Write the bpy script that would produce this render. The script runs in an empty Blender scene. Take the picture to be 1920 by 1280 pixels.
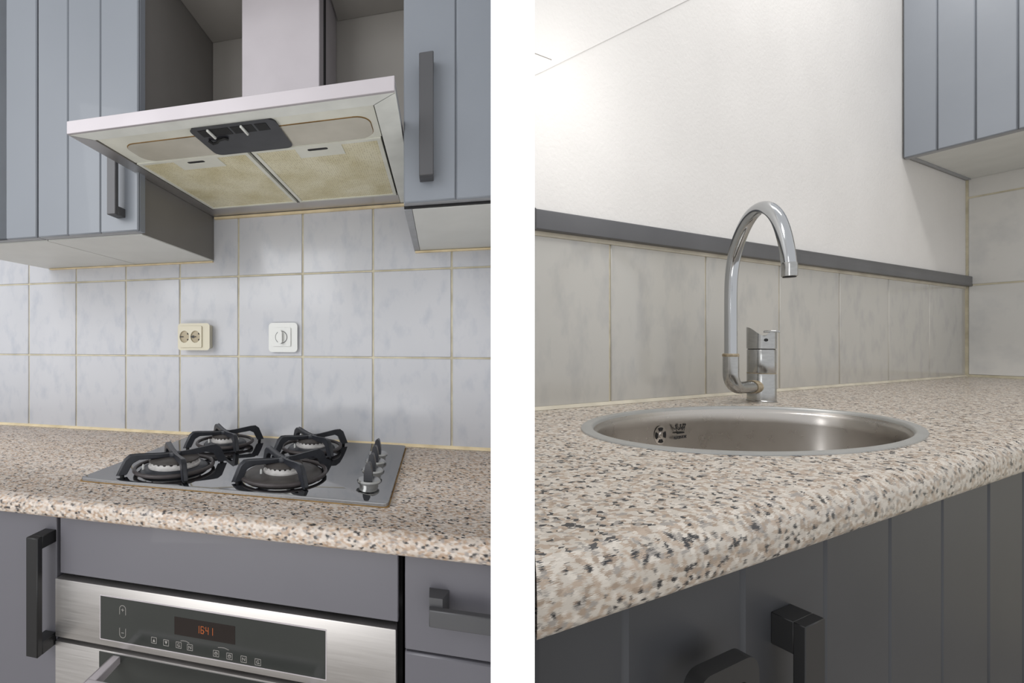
import bpy, bmesh, math, random
from mathutils import Vector, Matrix
random.seed(7)
C = bpy.context.scene.collection
SC = bpy.context.scene

# ------------------------------------------------------------------ camera, sky, lights, exposure
ZC = 1.15                                   # eye height
cam_d = bpy.data.cameras.new('camera'); cam = bpy.data.objects.new('camera', cam_d); C.objects.link(cam)
cam.location = (0, 0, ZC); cam.rotation_euler = (math.pi / 2, 0, 0)
cam_d.sensor_width = 36.0; cam_d.lens = 36.0 * 780 / 1920; cam_d.clip_start = 0.01
cam_d.shift_x = 315 / 1920; cam_d.shift_y = 2 / 1920
SC.camera = cam
SC.view_settings.view_transform = 'Standard'; SC.view_settings.look = 'None'
SC.view_settings.gamma = 1.0; SC.view_settings.use_curve_mapping = False
SC.view_settings.exposure = 0.0

YL, YR = -0.22101871550061897, 0.3762083794798963     # how the two kitchens are turned


class Room:
    """a kitchen: a runs along its wall, b towards the wall, z up from eye height"""
    def __init__(s, yaw): s.yaw = yaw; s.c, s.s = math.cos(yaw), math.sin(yaw)
    def w(s, a, b, z): return Vector((a * s.c - b * s.s, a * s.s + b * s.c, z + ZC))


L, R = Room(YL), Room(YR)

w = bpy.data.worlds.new('world'); SC.world = w; w.use_nodes = True
bg = w.node_tree.nodes['Background']; bg.inputs[0].default_value = (0.97, 0.98, 1.0, 1); bg.inputs[1].default_value = 0.86


def area(name, pos, target, sx, sy, power, col=(1, 1, 1), spread=180):
    d = bpy.data.lights.new(name, 'AREA'); d.shape = 'RECTANGLE'; d.size = sx; d.size_y = sy
    d.energy = power; d.color = col; d.spread = math.radians(spread)
    o = bpy.data.objects.new(name, d); C.objects.link(o); o.location = pos
    o.rotation_euler = (target - pos).to_track_quat('-Z', 'Y').to_euler()
    return o


area('window_light', L.w(-1.3, -0.9, 0.75), L.w(-0.35, 0.75, 0.15), 1.3, 1.0, 17, (0.97, 0.98, 1.0))
area('low_fill_light', L.w(-0.55, -0.55, -0.55), L.w(-0.30, 0.72, 0.3), 1.1, 0.5, 5.5, (1.0, 0.99, 0.97))  # added low fill to brighten the hood underside, no door built
area('overhead_fill_light', R.w(1.35, 0.28, 1.95), R.w(2.1, 0.40, -0.14), 1.1, 0.18, 21, (1.0, 0.98, 0.96))  # added overhead fill for wall and worktop, placed to miss the base fronts
area('side_window_light', R.w(0.70, 0.34, 0.60), R.w(0.88, 0.66, 0.30), 0.2, 0.10, 0.75, (1.0, 0.99, 0.98))

# ------------------------------------------------------------------ materials
def newmat(name):
    m = bpy.data.materials.new(name); m.use_nodes = True
    return m, m.node_tree, m.node_tree.nodes['Principled BSDF']


def lin(c): return tuple(((x / 255) / 12.92 if x / 255 <= 0.04045 else ((x / 255 + 0.055) / 1.055) ** 2.4) for x in c) + (1,)


def plain(name, rgb, rough=0.5, metal=0.0, noise=0.0, nscale=8, bump=0.0, bscale=60, spec=0.5, coat=0.0):
    m, t, b = newmat(name)
    b.inputs['Roughness'].default_value = rough; b.inputs['Metallic'].default_value = metal
    b.inputs['Specular IOR Level'].default_value = spec; b.inputs['Coat Weight'].default_value = coat
    b.inputs['Base Color'].default_value = lin(rgb)
    tc = t.nodes.new('ShaderNodeTexCoord')
    if noise:
        n = t.nodes.new('ShaderNodeTexNoise'); n.inputs['Scale'].default_value = nscale; n.inputs['Detail'].default_value = 5
        r = t.nodes.new('ShaderNodeValToRGB')
        r.color_ramp.elements[0].position = 0.3; r.color_ramp.elements[1].position = 0.7
        r.color_ramp.elements[0].color = lin([max(0, x - noise) for x in rgb]); r.color_ramp.elements[1].color = lin([min(255, x + noise) for x in rgb])
        t.links.new(tc.outputs['Object'], n.inputs['Vector']); t.links.new(n.outputs['Fac'], r.inputs['Fac']); t.links.new(r.outputs['Color'], b.inputs['Base Color'])
    if bump:
        n = t.nodes.new('ShaderNodeTexNoise'); n.inputs['Scale'].default_value = bscale; n.inputs['Detail'].default_value = 3
        u = t.nodes.new('ShaderNodeBump'); u.inputs['Strength'].default_value = bump; u.inputs['Distance'].default_value = 0.002
        t.links.new(tc.outputs['Object'], n.inputs['Vector']); t.links.new(n.outputs['Fac'], u.inputs['Height']); t.links.new(u.outputs['Normal'], b.inputs['Normal'])
    return m


def brushed(name, rgb, rough=0.32, stretch=(1, 1, 60), var=10):
    m, t, b = newmat(name)
    b.inputs['Metallic'].default_value = 1.0
    tc = t.nodes.new('ShaderNodeTexCoord'); mp = t.nodes.new('ShaderNodeMapping'); mp.inputs['Scale'].default_value = stretch
    n = t.nodes.new('ShaderNodeTexNoise'); n.inputs['Scale'].default_value = 14; n.inputs['Detail'].default_value = 6
    r = t.nodes.new('ShaderNodeValToRGB'); r.color_ramp.elements[0].color = lin([x - var for x in rgb]); r.color_ramp.elements[1].color = lin([min(255, x + var) for x in rgb])
    q = t.nodes.new('ShaderNodeMapRange'); q.inputs['To Min'].default_value = rough - 0.06; q.inputs['To Max'].default_value = rough + 0.08
    t.links.new(tc.outputs['Object'], mp.inputs['Vector']); t.links.new(mp.outputs['Vector'], n.inputs['Vector'])
    t.links.new(n.outputs['Fac'], r.inputs['Fac']); t.links.new(r.outputs['Color'], b.inputs['Base Color'])
    t.links.new(n.outputs['Fac'], q.inputs['Value']); t.links.new(q.outputs['Result'], b.inputs['Roughness'])
    return m


def granite(name, size, light, tan, grey, rough=0.38):
    """speckled laminate: chips of cream, tan and grey with black flecks"""
    m, t, b = newmat(name); b.inputs['Roughness'].default_value = rough
    b.inputs['Coat Weight'].default_value = 0.22; b.inputs['Coat Roughness'].default_value = 0.22
    tc = t.nodes.new('ShaderNodeTexCoord')
    dn = t.nodes.new('ShaderNodeTexNoise'); dn.inputs['Scale'].default_value = 0.7 / size; dn.inputs['Detail'].default_value = 0
    mx = t.nodes.new('ShaderNodeMixRGB'); mx.blend_type = 'LINEAR_LIGHT'; mx.inputs['Fac'].default_value = size * 0.7
    mp = t.nodes.new('ShaderNodeMapping'); mp.inputs['Scale'].default_value = (0.68, 1, 1)
    t.links.new(tc.outputs['Object'], mp.inputs['Vector']); t.links.new(mp.outputs['Vector'], mx.inputs['Color1']); t.links.new(dn.outputs['Color'], mx.inputs['Color2'])
    v = t.nodes.new('ShaderNodeTexVoronoi'); v.inputs['Scale'].default_value = 1 / size
    t.links.new(mx.outputs['Color'], v.inputs['Vector'])
    sp = t.nodes.new('ShaderNodeSeparateColor'); t.links.new(v.outputs['Color'], sp.inputs['Color'])
    r = t.nodes.new('ShaderNodeValToRGB'); r.color_ramp.interpolation = 'CONSTANT'
    e = r.color_ramp.elements; e[0].position = 0; e[0].color = lin(light); e[1].position = 0.34; e[1].color = lin(tan)
    for p, c in ((0.52, [min(255, x + 14) for x in light]), (0.68, grey), (0.78, [x - 18 for x in tan]), (0.905, (36, 35, 37))):
        k = e.new(p); k.color = lin(c)
    t.links.new(sp.outputs['Red'], r.inputs['Fac']); t.links.new(r.outputs['Color'], b.inputs['Base Color'])
    return m


def tilemat(name, rgb, smudge, scale):
    """glazed tile with faint grey-blue smudges"""
    m, t, b = newmat(name); b.inputs['Roughness'].default_value = 0.16
    b.inputs['Specular IOR Level'].default_value = 0.45
    tc = t.nodes.new('ShaderNodeTexCoord'); mp = t.nodes.new('ShaderNodeMapping'); mp.inputs['Scale'].default_value = (1.5, 1, 0.8); mp.inputs['Rotation'].default_value = (0, 0.5, 0)
    n = t.nodes.new('ShaderNodeTexNoise'); n.inputs['Scale'].default_value = scale; n.inputs['Detail'].default_value = 4; n.inputs['Roughness'].default_value = 0.55
    r = t.nodes.new('ShaderNodeValToRGB'); e = r.color_ramp.elements
    e[0].position = 0.28; e[0].color = lin(smudge); e[1].position = 0.50; e[1].color = lin(rgb)
    n2 = t.nodes.new('ShaderNodeTexNoise'); n2.inputs['Scale'].default_value = scale * 0.12
    mx = t.nodes.new('ShaderNodeMixRGB'); mx.blend_type = 'MULTIPLY'; mx.inputs['Fac'].default_value = 0.25
    r2 = t.nodes.new('ShaderNodeValToRGB'); r2.color_ramp.elements[0].color = (0.75, 0.77, 0.8, 1); r2.color_ramp.elements[0].position = 0.3; r2.color_ramp.elements[1].position = 0.6
    t.links.new(tc.outputs['Object'], mp.inputs['Vector']); t.links.new(mp.outputs['Vector'], n.inputs['Vector']); t.links.new(mp.outputs['Vector'], n2.inputs['Vector'])
    t.links.new(n.outputs['Fac'], r.inputs['Fac']); t.links.new(n2.outputs['Fac'], r2.inputs['Fac'])
    t.links.new(r.outputs['Color'], mx.inputs['Color1']); t.links.new(r2.outputs['Color'], mx.inputs['Color2']); t.links.new(mx.outputs['Color'], b.inputs['Base Color'])
    return m


def filtermat(name):
    """greasy expanded aluminium mesh"""
    m, t, b = newmat(name); b.inputs['Roughness'].default_value = 0.55; b.inputs['Metallic'].default_value = 0.15
    tc = t.nodes.new('ShaderNodeTexCoord')
    v = t.nodes.new('ShaderNodeTexVoronoi'); v.inputs['Scale'].default_value = 250; v.inputs['Randomness'].default_value = 0.25
    n = t.nodes.new('ShaderNodeTexNoise'); n.inputs['Scale'].default_value = 14; n.inputs['Detail'].default_value = 6
    r = t.nodes.new('ShaderNodeValToRGB'); e = r.color_ramp.elements; e[0].position = 0.32; e[0].color = lin((214, 204, 164)); e[1].position = 0.62; e[1].color = lin((236, 230, 202))
    r2 = t.nodes.new('ShaderNodeValToRGB'); r2.color_ramp.elements[0].position = 0.12; r2.color_ramp.elements[0].color = (0.55, 0.5, 0.38, 1); r2.color_ramp.elements[1].position = 0.34
    mx = t.nodes.new('ShaderNodeMixRGB'); mx.blend_type = 'MULTIPLY'; mx.inputs['Fac'].default_value = 1
    u = t.nodes.new('ShaderNodeBump'); u.inputs['Strength'].default_value = 0.4; u.inputs['Distance'].default_value = 0.0008
    for q in (v, n): t.links.new(tc.outputs['Object'], q.inputs['Vector'])
    t.links.new(n.outputs['Fac'], r.inputs['Fac']); t.links.new(v.outputs['Distance'], r2.inputs['Fac'])
    t.links.new(r.outputs['Color'], mx.inputs['Color1']); t.links.new(r2.outputs['Color'], mx.inputs['Color2']); t.links.new(mx.outputs['Color'], b.inputs['Base Color'])
    t.links.new(v.outputs['Distance'], u.inputs['Height']); t.links.new(u.outputs['Normal'], b.inputs['Normal'])
    return m


def glow(name, rgb, s):
    m, t, b = newmat(name); b.inputs['Base Color'].default_value = lin((20, 10, 5)); b.inputs['Emission Color'].default_value = lin(rgb); b.inputs['Emission Strength'].default_value = s
    return m


M = dict(
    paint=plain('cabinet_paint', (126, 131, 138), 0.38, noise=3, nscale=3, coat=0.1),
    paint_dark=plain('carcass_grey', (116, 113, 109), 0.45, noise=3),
    base_paint_shaded=plain('base_unit_paint_shaded', (56, 57, 60), 0.42, noise=2),  # cabinet paint darkened, shade on the sink-side fronts put into the colour
    drawer_paint_shaded=plain('drawer_paint_shaded', (99, 98, 104), 0.38, noise=2, nscale=3, coat=0.1),  # cabinet paint darkened for the weaker light on the hob-side base fronts
    board=plain('recess_board', (150, 146, 140), 0.5, noise=3),
    under=plain('melamine_underside', (212, 213, 209), 0.45, noise=4, nscale=12),
    edge=plain('worn_edge', (150, 152, 156), 0.4, noise=6, nscale=40),
    gap=plain('shadow_gap', (26, 26, 28), 0.7),
    tile=tilemat('glazed_tile', (200, 201, 205), (187, 190, 197), 26),
    tile2=tilemat('glazed_tile_grey', (190, 187, 180), (176, 174, 170), 12),
    tile_lit=tilemat('glazed_tile_lit', (212, 210, 205), (200, 199, 196), 12),  # sink-side tile with brighter colour, standing in for light on the end wall
    grout=plain('grout', (198, 190, 166), 0.8, noise=14, nscale=30),
    sealant=plain('aged_sealant', (224, 206, 168), 0.5, noise=18, nscale=20),
    sealant2=plain('grey_sealant', (196, 188, 170), 0.5, noise=14, nscale=14),
    plaster=plain('plaster', (226, 223, 219), 0.75, noise=3, nscale=5, bump=0.35, bscale=120),
    white=plain('white_board', (244, 244, 244), 0.6),
    floor=plain('floor_vinyl', (150, 145, 138), 0.5, noise=8),
    rail=plain('dark_rail', (86, 86, 88), 0.4, noise=4),
    granite=granite('speckled_laminate', 0.0027, (192, 181, 170), (178, 155, 134), (152, 144, 138)),
    granite2=granite('speckled_laminate_coarse', 0.0034, (190, 182, 171), (172, 155, 138), (148, 142, 135)),
    steel=brushed('brushed_steel', (202, 199, 197), 0.42, (1, 1, 50)),
    steel_light=plain('satin_fascia', (184, 178, 181), 0.48, 0.3, noise=4, nscale=10),
    steel_dull=plain('greasy_steel', (228, 230, 224), 0.45, 0.0, noise=8, nscale=20),
    hood_panel=plain('greasy_panel', (224, 224, 212), 0.45, 0.0, noise=10, nscale=14),
    lens=plain('greasy_lamp_cover', (194, 189, 175), 0.25, noise=12, nscale=10),
    grime=plain('brown_grime', (140, 108, 58), 0.7, noise=20, nscale=40),
    filt=filtermat('grease_filter'),
    black_plastic=plain('black_plastic', (44, 45, 50), 0.35, noise=6, nscale=30),
    dark=plain('dark_hole', (12, 12, 13), 0.6),
    handle=plain('graphite_handle', (82, 82, 84), 0.42, 0.3),
    handle_black=plain('black_handle', (24, 24, 25), 0.4),
    hob_glass=plain('hob_glass', (14, 15, 19), 0.03, spec=0.8),
    iron=plain('enamelled_iron', (40, 42, 48), 0.38, noise=6, nscale=60),
    iron_brown=plain('heat_browned_iron', (62, 56, 56), 0.45, noise=8, nscale=60),
    alu=plain('burner_aluminium', (206, 203, 200), 0.45, 0.3, noise=14, nscale=60),
    cap=plain('burner_cap', (66, 62, 60), 0.5, noise=8, nscale=60),
    chrome=plain('chrome', (182, 184, 186), 0.09, 1.0),
    chrome_worn=brushed('worn_chrome', (170, 170, 168), 0.2, (6, 6, 14), 14),
    lime=plain('limescale', (150, 136, 112), 0.8, noise=30, nscale=110),
    sink=brushed('sink_steel', (190, 185, 179), 0.28, (3, 3, 3), 3),
    sink_rim=plain('sink_rim', (170, 170, 167), 0.4, 0.55, noise=4, nscale=20),
    glass_dark=plain('oven_glass', (52, 54, 52), 0.14, noise=5, nscale=4),
    display=plain('display_window', (34, 28, 26), 0.1),
    ink=plain('panel_print', (150, 146, 142), 0.6),
    amber=glow('amber_digits', (255, 128, 48), 0.42),
    socket=plain('cream_plastic', (206, 200, 180), 0.4, noise=3),
    socket_in=plain('socket_recess', (170, 158, 134), 0.5, noise=6, nscale=60),
    switch=plain('white_plastic', (222, 223, 220), 0.35),
)

M['hob_glass'].node_tree.nodes['Principled BSDF'].inputs['IOR'].default_value = 3.0

# ------------------------------------------------------------------ mesh building
class MB:
    def __init__(s): s.bm = bmesh.new()

    def _take(s, t, bevel=0, seg=2, angle=30):
        if bevel:
            t.normal_update()
            ed = [e for e in t.edges if len(e.link_faces) == 2 and e.calc_face_angle(0) > math.radians(angle)]
            bmesh.ops.bevel(t, geom=ed, offset=bevel, segments=seg, profile=0.6, affect='EDGES', clamp_overlap=True)
        bmesh.ops.recalc_face_normals(t, faces=t.faces[:])
        me = bpy.data.meshes.new('tmp'); t.to_mesh(me); t.free(); s.bm.from_mesh(me); bpy.data.meshes.remove(me)
        return s

    def box(s, a0, a1, b0, b1, z0, z1, bevel=0, seg=2):
        t = bmesh.new(); bmesh.ops.create_cube(t, size=1)
        for v in t.verts: v.co = Vector(((a0 + a1) / 2 + v.co.x * (a1 - a0), (b0 + b1) / 2 + v.co.y * (b1 - b0), (z0 + z1) / 2 + v.co.z * (z1 - z0)))
        return s._take(t, bevel, seg)

    def prism(s, poly, lo, hi, fn, holes=(), bevel=0, seg=2):
        """polygon (with holes) extruded from lo to hi; fn(u, v, w) gives the room point"""
        t = bmesh.new(); rings = []
        for lv in (lo, hi):
            es = []; rr = []
            for pl in (poly, *holes):
                vs = [t.verts.new(fn(u, v, lv)) for u, v in pl]; rr.append(vs)
                es += [t.edges.new((vs[i], vs[(i + 1) % len(vs)])) for i in range(len(vs))]
            rings.append(rr)
            if holes: bmesh.ops.triangle_fill(t, edges=es, use_beauty=True, use_dissolve=False)
            else: t.faces.new(rr[0])
        for r0, r1 in zip(*rings):
            n = len(r0)
            for i in range(n): t.faces.new((r0[i], r0[(i + 1) % n], r1[(i + 1) % n], r1[i]))
        return s._take(t, bevel, seg)

    def pab(s, poly, z0, z1, **k): return s.prism(poly, z0, z1, lambda u, v, w_: (u, v, w_), **k)
    def paz(s, poly, b0, b1, **k): return s.prism(poly, b0, b1, lambda u, v, w_: (u, w_, v), **k)
    def pbz(s, poly, a0, a1, **k): return s.prism(poly, a0, a1, lambda u, v, w_: (w_, u, v), **k)

    def lathe(s, c, prof, seg=32, axis='z', sx=1, sy=1, cap=True, topfn=None):
        """profile of (radius, height) turned about an axis through c"""
        t = bmesh.new(); rings = []
        for r, hgt in prof:
            ring = []
            for i in range(seg):
                th = 2 * math.pi * i / seg; x, y = r * sx * math.cos(th), r * sy * math.sin(th); h2 = hgt
                if topfn: h2 = topfn(x, y, hgt)
                ring.append(t.verts.new({'z': (c[0] + x, c[1] + y, c[2] + h2), 'y': (c[0] + x, c[1] - h2, c[2] + y), 'x': (c[0] + h2, c[1] + x, c[2] + y)}[axis]))
            rings.append(ring)
        for r0, r1 in zip(rings, rings[1:]):
            for i in range(seg): t.faces.new((r0[i], r0[(i + 1) % seg], r1[(i + 1) % seg], r1[i]))
        if cap:
            for r in (rings[0], rings[-1]):
                t.faces.new(r)
        return s._take(t)

    def tube(s, pts, rad, seg=16, cap=True):
        t = bmesh.new(); n = len(pts); pts = [Vector(p) for p in pts]
        rad = rad if isinstance(rad, (list, tuple)) else [rad] * n
        up = None; rings = []
        for i in range(n):
            d = (pts[min(i + 1, n - 1)] - pts[max(i - 1, 0)]).normalized()
            if up is None: up = d.orthogonal().normalized()
            up = (up - d * up.dot(d)).normalized(); sd = d.cross(up)
            rings.append([t.verts.new(pts[i] + (up * math.cos(2 * math.pi * k / seg) + sd * math.sin(2 * math.pi * k / seg)) * rad[i]) for k in range(seg)])
        for r0, r1 in zip(rings, rings[1:]):
            for k in range(seg): t.faces.new((r0[k], r0[(k + 1) % seg], r1[(k + 1) % seg], r1[k]))
        if cap: t.faces.new(rings[0]); t.faces.new(rings[-1])
        return s._take(t)

    def arm(s, c, ang, poly, wd, bevel=0.0012):
        """flat bar standing on edge: (r, z) outline, wd wide, turned by ang about c"""
        d = Vector((math.cos(ang), math.sin(ang), 0)); n = Vector((-d.y, d.x, 0)); c = Vector(c)
        return s.prism(poly, -wd / 2, wd / 2, lambda u, v, w_: c + d * u + n * w_ + Vector((0, 0, v)), bevel=bevel, seg=1)


def smooth(me, ang=40):
    for p in me.polygons: p.use_smooth = True
    try: me.set_sharp_from_angle(angle=math.radians(ang))
    except Exception: pass


def link(name, mb, mat, ang=40):
    me = bpy.data.meshes.new(name); mb.bm.to_mesh(me); mb.bm.free()
    me.materials.append(M[mat]); smooth(me, ang)
    o = bpy.data.objects.new(name, me); C.objects.link(o); return o


def thing(room, name, label, cat, org, group=None):
    o = bpy.data.objects.new(name, None); C.objects.link(o); o.empty_display_size = 0.05
    o.location = room.w(*org); o.rotation_euler = (0, 0, room.yaw)
    o['label'] = label; o['category'] = cat
    if group: o['group'] = group
    o['org'] = list(org)
    return o


def part(name, mb, mat, parent, label=None, ang=40):
    o = link(name, mb, mat, ang); top = parent
    while top.parent: top = top.parent
    if 'org' in top: o.data.transform(Matrix.Translation(-Vector(top['org'])))
    o.parent = parent
    if label: o['label'] = label
    return o


def structure(room, name, mb, mat):
    o = link(name, mb, mat); o.location = (0, 0, ZC); o.rotation_euler = (0, 0, room.yaw if room else 0)
    o['kind'] = 'structure'; return o


def text_mb(body, size, pos, squash=1.0, depth=0.0003):
    """lettering standing in the a-z plane and facing the front (-b)"""
    cu = bpy.data.curves.new('txt', 'FONT'); cu.body = body; cu.size = size; cu.extrude = depth; cu.align_x = 'CENTER'; cu.align_y = 'CENTER'
    o = bpy.data.objects.new('txt', cu); C.objects.link(o)
    me = bpy.data.meshes.new_from_object(o.evaluated_get(bpy.context.evaluated_depsgraph_get()))
    bpy.data.objects.remove(o)
    me.transform(Matrix.Translation(Vector(pos)) @ Matrix.Rotation(math.pi / 2, 4, 'X') @ Matrix.Diagonal((squash, 1, 1, 1)))
    mb = MB(); mb.bm.from_mesh(me); bpy.data.meshes.remove(me); return mb


def rounded(u0, u1, v0, v1, r, n=6):
    pts = []
    for cx, cy, s in ((u1 - r, v1 - r, 0), (u0 + r, v1 - r, 1), (u0 + r, v0 + r, 2), (u1 - r, v0 + r, 3)):
        for i in range(n + 1):
            th = math.pi / 2 * (s + i / n); pts.append((cx + r * math.cos(th), cy + r * math.sin(th)))
    return pts


def ellipse(cx, cy, rx, ry, n=64): return [(cx + rx * math.cos(2 * math.pi * i / n), cy + ry * math.sin(2 * math.pi * i / n)) for i in range(n)]


# where each kitchen meets the party wall (its two faces, seen in each kitchen's own directions)
def end_l(b): return 0.0294 + (b - 0.2475) * 0.1644 - 0.003
def end_r(b): return 0.1858 + (b - 0.1793) * 0.949 + 0.004


WL, WR, AC = 0.955, 0.6560, 3.016           # wall faces (grout level) and the corner
# ------------------------------------------------------------------ the setting
structure(None, 'floor', MB().box(-3, 5, -1.5, 4.5, -ZC - 0.05, -ZC), 'floor')
# party wall between the kitchens
d = Vector((0.404, 1)).normalized(); n_ = Vector((d.y, -d.x))
p0 = Vector((0.0829, 0.235)); p1 = p0 + n_ * 0.0226
structure(None, 'wall_middle', MB().pab([tuple(p0), tuple(p1), tuple(p1 + d * 1.0), tuple(p0 + d * 1.0)], -ZC, 1.3), 'white')

wl = structure(L, 'wall_left', MB().box(-2.0, 0.143, WL + 0.0008, WL + 0.12, -ZC, 1.3), 'plaster')
part('grout_bed', MB().box(-1.45, 0.1405, WL, WL + 0.003, -0.2360, 0.366), 'grout', wl, 'beige grout between the tiles')
cols = [-1.45, -1.289, -1.128, -0.9679, -0.8093, -0.6475, -0.4835, -0.3158, -0.1452, 0.031, 0.1405]
rows = [-0.2345, -0.0345, 0.1652, 0.366]
G = 0.0019
for i in range(len(cols) - 1):
    for j in range(3):
        o = part('tile', MB().box(cols[i] + G, cols[i + 1] - G, 0.9525, WL + 0.001, rows[j] + G, rows[j + 1] - G, 0.0012, 1), 'tile', wl)
part('sealant_bead', MB().pbz([(0.9465, -0.2348), (0.954, -0.2348), (0.954, -0.2285), (0.951, -0.2295)], -1.44, 0.138), 'sealant', wl, 'yellowed sealant bead')
for a0, a1, z0, z1 in ((-0.547, -0.053, 0.3085, 0.3150), (-1.05, -0.551, 0.2015, 0.2050), (-0.049, 0.135, 0.2015, 0.2060)):
    part('sealant_bead', MB().box(a0, a1, 0.9455, 0.9535, z0, z1, 0.001, 1), 'sealant', wl, 'brown-stained sealant bead')

wr = structure(R, 'wall_right', MB().box(end_r(WR) + 0.01, AC + 0.1, WR + 0.0008, WR + 0.12, -ZC, 1.5), 'plaster')
part('grout_bed', MB().box(end_r(WR) + 0.012, AC, WR, WR + 0.003, -0.141, 0.25), 'grout', wr, 'beige grout between the tiles')
RT = 0.2300
part('plaster', MB().box(end_r(WR) + 0.012, AC - 0.001, WR - 0.002, WR + 0.02, RT + 0.02, 1.5), 'plaster', wr, 'white painted plaster above the rail')
cr = [0.66, 0.9061, 1.2599, 1.6073, 1.9584, 2.3065, 2.6525, 3.0125]
for i in range(7):
    part('tile', MB().box(cr[i] + (0.003 if i else 0), cr[i + 1] - 0.003, 0.6535, WR + 0.001, -0.134, RT - 0.004, 0.002, 1), 'tile2', wr)
part('sealant_bead', MB().pbz([(0.6470, -0.1395), (0.655, -0.1395), (0.655, -0.1325), (0.6515, -0.1335)], 0.645, 3.01), 'sealant2', wr, 'aged sealant bead')
k = 0.608
part('ceiling_board', MB().paz([(0.70, 0.5655 - 0.0025), (1.30, 0.930), (1.30, 1.2), (0.64, 1.2), (0.64, 0.5985), (0.7275, 0.5955), (0.7275, 0.5912), (0.64, 0.594), (0.64, 0.5288)], WR - 0.0035, WR, bevel=0.001, seg=1), 'plaster', wr)
tr = structure(R, 'trim_1', MB().pbz([(0.6375, RT), (0.6535, RT), (0.6535, 0.2712), (0.6395, 0.2712), (0.6375, 0.2687)], 0.668, 3.028, bevel=0.0012, seg=1), 'rail')
part('sealant_strip', MB().box(0.66, 3.01, 0.6505, 0.654, RT - 0.009, RT), 'sealant2', tr, 'cream sealant strip under the rail')

we = structure(R, 'wall_end', MB().box(AC, AC + 0.1, -0.6, WR + 0.02, -ZC, 1.5), 'grout')
be = [0.650, 0.30, -0.05, -0.4]; ze = [-0.134, 0.235, 0.594, 0.953, 1.3]
for i in range(3):
    for j in range(4):
        part('tile', MB().box(AC - 0.0025, AC + 0.001, be[i + 1] + 0.003, be[i] - 0.003, ze[j] + 0.003, ze[j + 1] - 0.003, 0.002, 1), 'tile_lit', we)

# ------------------------------------------------------------------ hob kitchen: worktop
def nose(b0, z0, z1, r):
    """rounded front of a laminate worktop as (b, z) points, b0 its foremost line"""
    pts = [(b0 + r + 0.004, z0)]
    for i in range(9):
        th = math.pi / 2 * i / 8; pts.append((b0 + r - r * math.sin(th), z0 - r + r * math.cos(th)))
    q = (z0 - z1) * 0.28
    for i in range(6):
        th = math.pi / 2 * i / 5; pts.append((b0 + q - q * math.cos(th), z1 + q - q * math.sin(th)))
    return pts + [(b0 + q + 0.004, z1)]


def worktop(room, name, label, prof, back, z0, z1, a_lo, a_hi, holes, mat, org):
    """a_lo / a_hi: functions of b giving the two ends"""
    t = thing(room, name, label, 'worktop', org)
    m = MB(); bm = bmesh.new(); lo, hi = [], []
    for b, z in prof:
        lo.append(bm.verts.new((a_lo(b), b, z))); hi.append(bm.verts.new((a_hi(b), b, z)))
    for i in range(len(prof) - 1): bm.faces.new((lo[i], hi[i], hi[i + 1], lo[i + 1]))
    m._take(bm)
    bf, bb = prof[0][0], prof[-1][0]
    m.pab([(a_lo(bf), bf), (a_hi(bf), bf), (a_hi(back), back), (a_lo(back), back)], z0 - 0.004, z0, holes=holes)
    m.pab([(a_lo(bb), bb), (a_hi(bb), bb), (a_hi(back), back), (a_lo(back), back)], z1, z1 + 0.004, holes=holes)
    bmesh.ops.remove_doubles(m.bm, verts=m.bm.verts[:], dist=0.00005)
    part('slab', m, mat, t, ang=35)
    return t


worktop(L, 'worktop', 'speckled granite-look worktop with a rounded front edge, carrying the gas hob', nose(0.5095, -0.235, -0.2625, 0.013), 0.951, -0.235, -0.2625,
        lambda b: -1.45, end_l, (), 'granite', (-0.6, 0.73, -0.2625))

# ------------------------------------------------------------------ gas hob
HA0, HA1, HB0, HB1 = -0.5925, -0.0685, 0.590, 0.934
hob = thing(L, 'gas_hob', 'black glass four-burner gas hob with iron pan supports set on the worktop', 'hob', (-0.33, 0.76, -0.235))
part('glass_plate', MB().pab(rounded(HA0, HA1, HB0, HB1, 0.008), -0.2349, -0.2285, bevel=0.0018), 'hob_glass', hob)
part('under_seal', MB().pab(rounded(HA0 - 0.0015, HA1 + 0.0015, HB0 - 0.0015, HB1 + 0.0015, 0.008), -0.2349, -0.2335), 'grime', hob, 'brown grime along the glass edge')
HZ = -0.2285


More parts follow.
